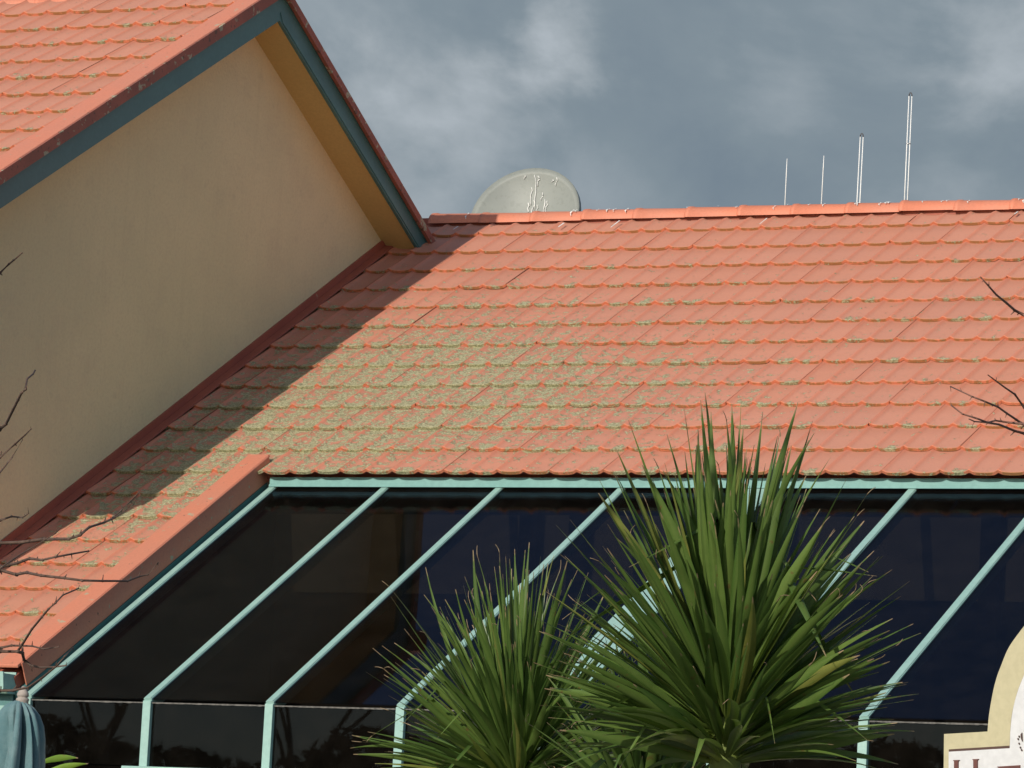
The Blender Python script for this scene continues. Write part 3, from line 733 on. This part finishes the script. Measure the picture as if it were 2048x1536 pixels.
Rt = [
 ([(1962, 555), (1978, 573), (1993, 590), (2014, 607), (2030, 621), (2048, 630), (2110, 650), (2200, 760)][::-1], .0050, 0, 1.15),
 ([(1976, 750), (1992, 762), (2011, 776), (2030, 789), (2048, 815), (2090, 870), (2200, 960)][::-1], .0040, .1, 1.15),
 ([(1901, 773), (1923, 783), (1944, 793), (1970, 803), (1996, 814), (2014, 827), (2032, 839), (2048, 850), (2090, 870), (2200, 960)][::-1], .0040, 0, 1.2),
 ([(1903, 811), (1925, 828), (1954, 837), (1975, 845), (1998, 849), (2030, 862), (2048, 867), (2100, 885), (2200, 960)][::-1], .0044, -.1, 1.2),
 ([(1938, 838), (1949, 843), (1975, 845), (1991, 841), (2017, 845), (2048, 848), (2095, 868)][::-1], .0036, -.1, 1.2),
 ([(2250, 1500), (2230, 1200), (2200, 960), (2200, 760), (2180, 500)], .018, 0, 1.0)]
br = at(2480, 1500, 12.6)
bare_tree((br.x, br.y, 0), 6.0, 8, 'leafless tree reaching reddish bare twigs in from the right, over the tiles', Rt, 12.4, 'twig2', 1)
# the rest of the planting opposite the building, seen mirrored in the upright panes
for i, (x, y, h) in enumerate(((-22.5, -1.5, 8.5), (-25.8, -3.5, 9.5), (-19.6, -2.6, 8.8))):
    bare_tree((x, y, 0), h, 30+i, ('slender', 'tall forked', 'broad')[i]+' leafless tree standing opposite the glass, mirrored in the upright panes', [], 12, 'twig', None, .055, 7, 'leafless trees opposite the building')
m = simple('hedge_green', (.035, .05, .02), (.02, .032, .012), 3, .8); M['hedge'] = m
def hedge(x0, x1, y0, y1, h, label):
    rng = random.Random(77); mb = MB(); root = empty('clipped_hedge', ((x0+x1)/2, (y0+y1)/2, 0)); tagp(root, label, 'hedge')
    core = MB(); core.box((x0+.25, y0+.25, 0), (x1-.25, y1-.25, h-.3)); core.build('stems', M['bark'], root)
    for i in range(26000):
        f = rng.random(); x = rng.uniform(x0, x1); z = rng.uniform(0, h); y = y1-abs(rng.gauss(0, .15)) if f < .7 else rng.uniform(y0, y1)
        if f >= .7: z = h-abs(rng.gauss(0, .2))
        z += .18*math.sin(x*1.3)+.1*math.sin(x*3.1); p = Vector((x, y, max(z, .02)))
        a = Vector((rng.gauss(0, 1), rng.gauss(0, 1), rng.gauss(0, 1))).normalized()*.09; b = a.orthogonal().normalized()*.045
        mb.add([p-a, p-b, p+a, p+b], [(0, 1, 2, 3)])
    mb.build('foliage', M['hedge'], root)
hedge(-40, -12.5, -6.2, -4.8, 4.0, 'tall dark clipped hedge opposite the glass front')

# ------------------------------------------------------------------ folded umbrella
ud = 17.0; ut = at(47, 1372, ud); uroot = empty('folded_umbrella', (ut.x, ut.y, 0))
tagp(uroot, 'folded teal-grey canvas umbrella with a pale wooden finial by the gutter end', 'umbrella')
m, nt, b, L = mat('teal_canvas'); M['canvas'] = m
tcn = N(nt, 'ShaderNodeTexCoord').outputs['Object']
c = mix(nt, mrange(nt, noise(nt, 7, 5, .6, tcn), .35, .65), (.07, .15, .165), (.14, .22, .23)); c = mix(nt, mrange(nt, noise(nt, 260, 2, .5, tcn), .4, .6, 0, .3), c, (.07, .14, .15))
L(c, b.inputs['Base Color']); b.inputs['Roughness'].default_value = .85; b.inputs['Sheen Weight'].default_value = .2; bump(nt, b, noise(nt, 25, 3, .6, tcn), .35, .01)
uz = ut.z
fin = [(0, 0), (.004, -.003), (.010, -.020), (.0155, -.038), (.0165, -.048), (.0155, -.056), (.0125, -.060), (.0165, -.066), (.0185, -.072), (.0165, -.080), (.0165, -.100)]
def lathe(prof, c, mb, seg=16, z=0):
    vs = [(c[0]+r*math.cos(2*math.pi*k/seg), c[1]+r*math.sin(2*math.pi*k/seg), z+h) for r, h in prof for k in range(seg)]
    mb.add(vs, [(j*seg+k, (j+1)*seg+k, (j+1)*seg+(k+1) % seg, j*seg+(k+1) % seg) for j in range(len(prof)-1) for k in range(seg)], 0, True)
mb = MB(); lathe([(max(r, .0005)*1.3, h*.66) for r, h in fin], (ut.x, ut.y), mb, 16, uz); mb.build('finial', M['wood'], uroot)
mb = MB(); mb.tube([(ut.x, ut.y, 0), (ut.x, ut.y, uz-.06)], .019, 10); mb.build('pole', M['wood'], uroot)
mb = MB(); seg = 168; vs = []; prof = [(.014, -.052), (.030, -.058), (.052, -.072), (.074, -.098), (.090, -.135), (.100, -.18), (.110, -.26), (.122, -.40), (.13, -.6), (.128, -.9), (.115, -1.15)]
uc = Vector((ut.x, ut.y, 0))-rt*.012
for j, (r, h) in enumerate(prof):
    q = min(1, j/4)
    for k in range(seg):
        a = 2*math.pi*k/seg
        aa = a+.28*math.sin(2*a+.6)+.16*math.sin(3*a+2)+.10*math.sin(h*7+a)
        fold = (1-abs(math.sin(4*aa+.9)))**1.15
        rr = r*(1+.08*math.sin(3*a+h*6)*q+.02*math.sin(23*a+h*25)*q)-r*.74*q*fold
        tw_ = .28*q*math.sin(8*a)*.35
        vs.append((uc.x+rr*math.cos(a+tw_), uc.y+rr*math.sin(a+tw_), uz+h+.012*math.sin(5*a)*q*(j > 8)))
mb.add(vs, [(j*seg+k, (j+1)*seg+k, (j+1)*seg+(k+1) % seg, j*seg+(k+1) % seg) for j in range(len(prof)-1) for k in range(seg)], 0, True)
mb.build('canopy', M['canvas'], uroot)
mb = MB(); mb.box((ut.x-.25, ut.y-.25, 0), (ut.x+.25, ut.y+.25, .09)); mb.build('base', M['concrete'], uroot, bevel=.02)

# small plant beside the umbrella
pc = at(60, 1640, 17.6); pr = empty('potted_plant', (pc.x, pc.y, 0)); tagp(pr, 'yellow-green strap-leaved plant just right of the folded umbrella', 'plant')
m = leaf_material('strap_leaf', 1.7); M['strap'] = m
lv = Leaves(); rng = random.Random(6)
for (tx, ty, w) in ((150, 1496, .026), (172, 1510, .026), (140, 1530, .02), (120, 1560, .02), (190, 1570, .02), (60, 1560, .02), (20, 1560, .02)):
    tip = at(tx, ty, 17.5); base = at(60, 1640, 17.6) if ty > 1540 else at(75, 1552 if ty > 1500 else 1528, 17.6); v_ = tip-base
    lv.leaf(base, v_, v_.length, w, .05, rng, False, side=up)
for k in range(26):
    a = k*2.4; lv.leaf(pc-Vector((0, 0, .02)), Vector((math.cos(a), math.sin(a), rng.uniform(.1, .5))), .22, .03, .4, rng, False)
lv.build('foliage', M['strap'], pr)
st = MB(); st.tube([(pc.x, pc.y, .55), (pc.x, pc.y, pc.z), at(75, 1552, 17.6)], [.02, .015, .01], 8); st.build('stem', M['greenbark'], pr)
pt = MB(); lathe([(.001, .0), (.15, .0), (.2, .5), (.215, .52), (.2, .55), (.18, .55), (.17, .5), (.001, .5)], (pc.x, pc.y), pt, 24, 0); pt.build('pot', M['concrete'], pr)

# ------------------------------------------------------------------ shop sign
SD = 10.0
sc_ = at(1975, 1465, SD)
psi = R_(42); lean = R_(2.4)
hx = (rt*math.cos(psi)-Vector((fw.x, fw.y, 0)).normalized()*math.sin(psi)).normalized()
nrm = Vector((0, 0, 1)).cross(hx).normalized()
if nrm.dot(fw) > 0: nrm = -nrm
hx2 = Matrix.Rotation(lean, 3, -nrm if False else nrm) @ hx; vz2 = Matrix.Rotation(lean, 3, nrm) @ Vector((0, 0, 1))
def spt(px, py):                  # picture point on the board plane -> (a, b) board coordinates
    r = ray(px, py); o = Vector((0, 0, CAMZ)); t = (sc_-o).dot(nrm)/r.dot(nrm); p = o+r*t-sc_
    return p.dot(hx2), p.dot(vz2)
def S3(a, b, n=0): return sc_+hx2*a+vz2*b+nrm*n
sroot = empty('shop_sign', (sc_.x, sc_.y, 0)); tagp(sroot, 'arched white signboard with a cream border and dark brown lettering', 'sign')
outl = [spt(*p) for p in ((1887, 1536), (1888, 1468), (1975, 1463), (1978, 1430), (1985.5, 1386), (1993, 1356), (2001, 1334), (2018, 1294), (2048, 1252))]
inner = [spt(*p) for p in ((1901.5, 1536), (1902, 1504), (2024, 1497), (2025, 1465), (2028, 1434), (2033, 1408), (2041, 1380), (2050, 1357))]
inn2 = [spt(*p) for p in ((1899.5, 1536), (1900, 1499), (2021.5, 1491.5), (2022.5, 1463), (2025.5, 1432), (2031, 1406), (2039, 1378), (2049, 1353))]
axc = outl[-1][0]+(outl[-1][0]-outl[2][0])*1.25       # axis of symmetry of the arch
def smooth_arc(pl, i0):           # Catmull-Rom through the arch points
    out = pl[:i0+1]; q = pl[i0:]; q = [(2*q[0][0]-q[1][0], 2*q[0][1]-q[1][1])]+q+[(2*q[-1][0]-q[-2][0], 2*q[-1][1]-q[-2][1])]
    for k in range(1, len(q)-2):
        for j in range(1, 7):
            t = j/6; out.append(tuple(.5*(2*q[k][c]+(q[k+1][c]-q[k-1][c])*t+(2*q[k-1][c]-5*q[k][c]+4*q[k+1][c]-q[k+2][c])*t*t+(3*q[k][c]-q[k-1][c]-3*q[k+1][c]+q[k+2][c])*t**3) for c in (0, 1)))
    return out
outl = smooth_arc(outl, 2); inner = smooth_arc(inner, 3); inn2 = smooth_arc(inn2, 3)
def full(pl, step_at):
    # continue the arch smoothly to its crown, then mirror
    p0 = pl[-1]; p1 = pl[-2]; sl0 = (p0[1]-p1[1])/(p0[0]-p1[0]); w_ = axc-p0[0]; h_ = sl0*w_*.5
    arc = [(p0[0]+w_*t, p0[1]+h_*(1-(1-t)**2)) for t in [k/14 for k in range(1, 15)]]
    left = [(pl[0][0]-(pl[1][0]-pl[0][0])*0, pl[1][1]-.62*step_at)]+pl[1:]+arc
    right = [(2*axc-a, b) for a, b in left[::-1][1:]]
    return left+right
def slab(pl, n0, n1, mt, name, bevel=0):
    n = len(pl); mb = MB(); vs = [S3(a, b, n0) for a, b in pl]+[S3(a, b, n1) for a, b in pl]
    mb.add(vs, [tuple(range(n)), tuple(range(2*n-1, n-1, -1))]+[(i, n+i, n+(i+1) % n, (i+1) % n) for i in range(n)])
    import bmesh
    o = mb.build(name, mt, sroot); bm = bmesh.new(); bm.from_mesh(o.data); bmesh.ops.triangulate(bm, faces=[f for f in bm.faces if len(f.verts) > 4]); bmesh.ops.recalc_face_normals(bm, faces=bm.faces); bm.to_mesh(o.data); bm.free()
    return o
M['sign_cream'] = simple('sign_cream', (.465, .42, .265), (.455, .41, .26), 3, .5, .03)
M['sign_white'] = simple('sign_white', (.60, .60, .60), (.58, .58, .58), 3, .45, .03)
M['sign_brown'] = simple('sign_brown', (.085, .045, .035), (.07, .038, .03), 5, .5, .03)
M['sign_red'] = simple('sign_red_brown', (.13, .05, .04), (.11, .042, .035), 5, .5, .03)
slab(full(outl, 1), -.03, 0, M['sign_cream'], 'board')
slab(full(inn2, .93), .0005, .004, M['sign_brown'], 'border_line')
slab(full(inner, .915), .0045, .008, M['sign_white'], 'white_panel')
lt = MB()
def quad(pl, n0=.0085, n1=.0115, mb=None):
    mb = mb or lt
    q = [spt(*p) for p in pl]; n = len(q)
    mb.add([S3(a, b, n0) for a, b in q]+[S3(a, b, n1) for a, b in q], [tuple(range(n)), tuple(range(2*n-1, n-1, -1))]+[(i, n+i, n+(i+1) % n, (i+1) % n) for i in range(n)])
# capital H: two serifed stems joined by a bar, running on below the picture
def stem(xc, yt):
    quad([(xc-6.5, yt), (xc-4, yt+2.5), (xc-4, yt+52), (xc-6.5, yt+55), (xc+6.5, yt+54.6), (xc+4, yt+52), (xc+4, yt+2.3), (xc+6.8, yt-.4)])
stem(1918.5, 1521); stem(1957, 1519)
quad([(1922.6, 1543), (1922.6, 1547), (1952.9, 1545), (1952.9, 1541)])
lt.build('letter', M['sign_red'], sroot)
# the next, smaller capital E
lt = MB()
quad([(2000, 1534), (2004, 1537), (2004, 1570), (2000, 1573), (2046, 1570), (2047, 1560), (2043, 1566), (2013, 1567.5), (2013, 1553), (2032, 1552), (2032, 1548), (2013, 1549.5), (2013, 1538), (2042, 1536), (2046, 1541), (2046, 1531)])
lt.build('letter', M['sign_red'], sroot)
em = MB()
for (x, y) in ((2042, 1478), (2044, 1487), (2046.5, 1495), (2044, 1473), (2049, 1500)):
    quad([(x-1.3, y), (x+.2, y-1.2), (x+1.6, y+1.6), (x, y+2.8)], mb=em)
quad([(2047.3, 1470), (2050, 1466), (2051, 1484), (2048.6, 1479)], mb=em)
em.build('drawing', M['sign_brown'], sroot)
pm = MB()
for a in (outl[0][0]+.06, 2*axc-outl[0][0]-.06):
    q = S3(a, outl[0][1]-.2, -.075); pm.box((q.x-.04, q.y-.04, 0), (q.x+.04, q.y+.04, q.z+.1))
pm.build('post', M['wood'], sroot)
